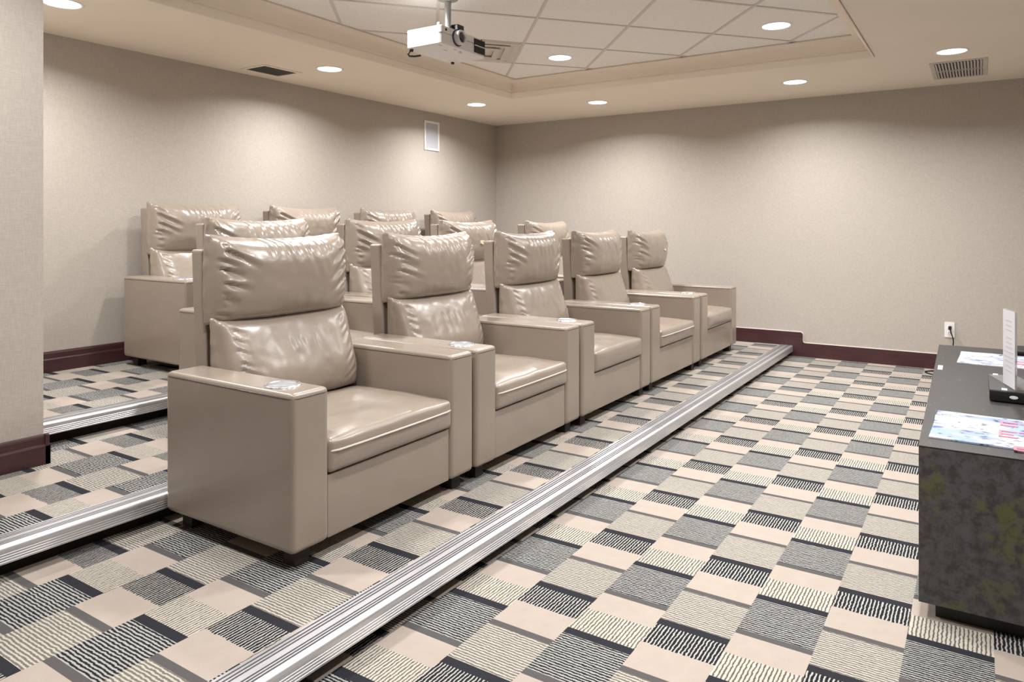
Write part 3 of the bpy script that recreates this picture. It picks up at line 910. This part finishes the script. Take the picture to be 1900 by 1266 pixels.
# disc player
t = empty('disc_player', (3.64, -.205, CZ + .0005)); tag(t, 'flat black disc player lying on the dark cabinet', 'disc player')
wn(link('case', box_me('player_case', -.195, .195, -.185, .175, .006, .047, .003, 2), M['darkgrey'], t))
link('front_panel', box_me('player_panel', -.199, -.1945, -.184, .174, .004, .044, .0015, 2), M['black'], t)
for x, y in ((-.16, -.15), (-.16, .14), (.16, .14), (.16, -.15)): link('foot', box_me('player_foot', x - .015, x + .015, y - .015, y + .015, 0, .007), M['black'], t)
for x, y in ((-.165, .125), (.16, .15)): link('sticker', box_me('player_sticker', x - .018, x + .018, y - .009, y + .009, .0468, .0476), M['white'], t)
lg = link('badge', lathe_me('badge', [(0, .0012), (.010, .0012), (.011, 0)], 20, Matrix.Translation((-.199, .095, .024)) @ Matrix.Rotation(rad(-90), 4, 'Y') @ Matrix.Diagonal((.6, 1.3, 1, 1))), M['white'], t)

# acrylic sign holder on the player
t = empty('sign_holder', (3.53, -.10, CZ + .0475), rad(15)); tag(t, 'clear acrylic sign holder with a pale printed sheet on the disc player', 'sign holder')
link('panel', box_me('acrylic_panel', -.07, .07, -.0035, .0035, 0, .312), M['acrylic'], t)
link('foot', box_me('acrylic_foot', -.07, .25, -.10, .0035, 0, .003), M['acrylic'], t)
sh = link('printed_sheet', box_me('printed_sheet', -.068, .068, .0036, .0044, .004, .308), M['paper'], t)
rnd = random.Random(4)
for k in range(11):
    z = .265 - k * .019 - (.012 if k > 2 else 0)
    w = rnd.uniform(.028, .052)
    link('text_line', box_me('text_line', -w, w, .0042, .0047, z, z + .006), M['ink'], sh)

# slim black box at the far end
t = empty('media_box', (4.80, -.27, CZ)); tag(t, 'slim black box at the far end of the dark cabinet', 'box')
wn(link('case', box_me('media_case', -.10, .10, -.17, .16, .004, .034, .012, 3), M['black'], t))
for x in (-.07, .07):
    for y in (-.13, .13): link('foot', box_me('media_foot', x - .012, x + .012, y - .012, y + .012, 0, .006), M['darkgrey'], t)

# ------------------------------------------------------------------ wall outlet and cord
t = empty('wall_outlet', (XW, .224, .284)); tag(t, 'white wall outlet on the far wall above the cabinet', 'outlet')
wn(link('cover_plate', box_me('cover_plate', -.007, 0, -.038, .038, 0, .133, .003, 2), M['white'], t))
for z in (.043, .090):
    r = link('receptacle', box_me('receptacle', -.0095, -.005, -.017, .017, z - .015, z + .015, .003, 2), M['white'], t)
    for y in (-.006, .006): link('slot', box_me('outlet_slot', -.0102, -.009, y - .0015, y + .0015, z - .005, z + .006), M['darkgrey'], r)
def spline(pts, n=10):
    P = [Vector(p) for p in pts]; P = [P[0] * 2 - P[1]] + P + [P[-1] * 2 - P[-2]]; out = []
    for i in range(1, len(P) - 2):
        for k in range(n):
            s = k / n; a, b, c, d = P[i - 1:i + 3]
            out.append(.5 * ((2 * b) + (c - a) * s + (2 * a - 5 * b + 4 * c - d) * s * s + (3 * b - a - 3 * c + d) * s ** 3))
    out.append(P[-2]); return out
t = empty('power_cord', (XW - .05, .22, .004)); tag(t, 'black power cord hanging from the wall outlet and looping on the carpet', 'cord')
def rel(pts): return [Vector(p) - Vector(t.location) for p in pts]
link('plug', box_me('plug', -.012 + .0, .03, -.012, .012, .353, .383, .004, 2), M['black'], t)
link('cable', tube_me('cable', rel(spline([(XW - .045, .220, .368), (XW - .055, .212, .335), (XW - .045, .195, .26), (XW - .035, .205, .14), (XW - .045, .20, .03), (XW - .07, .24, .007), (7.16, .36, .006), (7.08, .395, .006), (7.02, .36, .006), (6.9, .24, .006), (6.5, .12, .006), (5.6, .02, .006), (5.0, -.05, .006)], 12)), .0048, 8), M['black'], t)
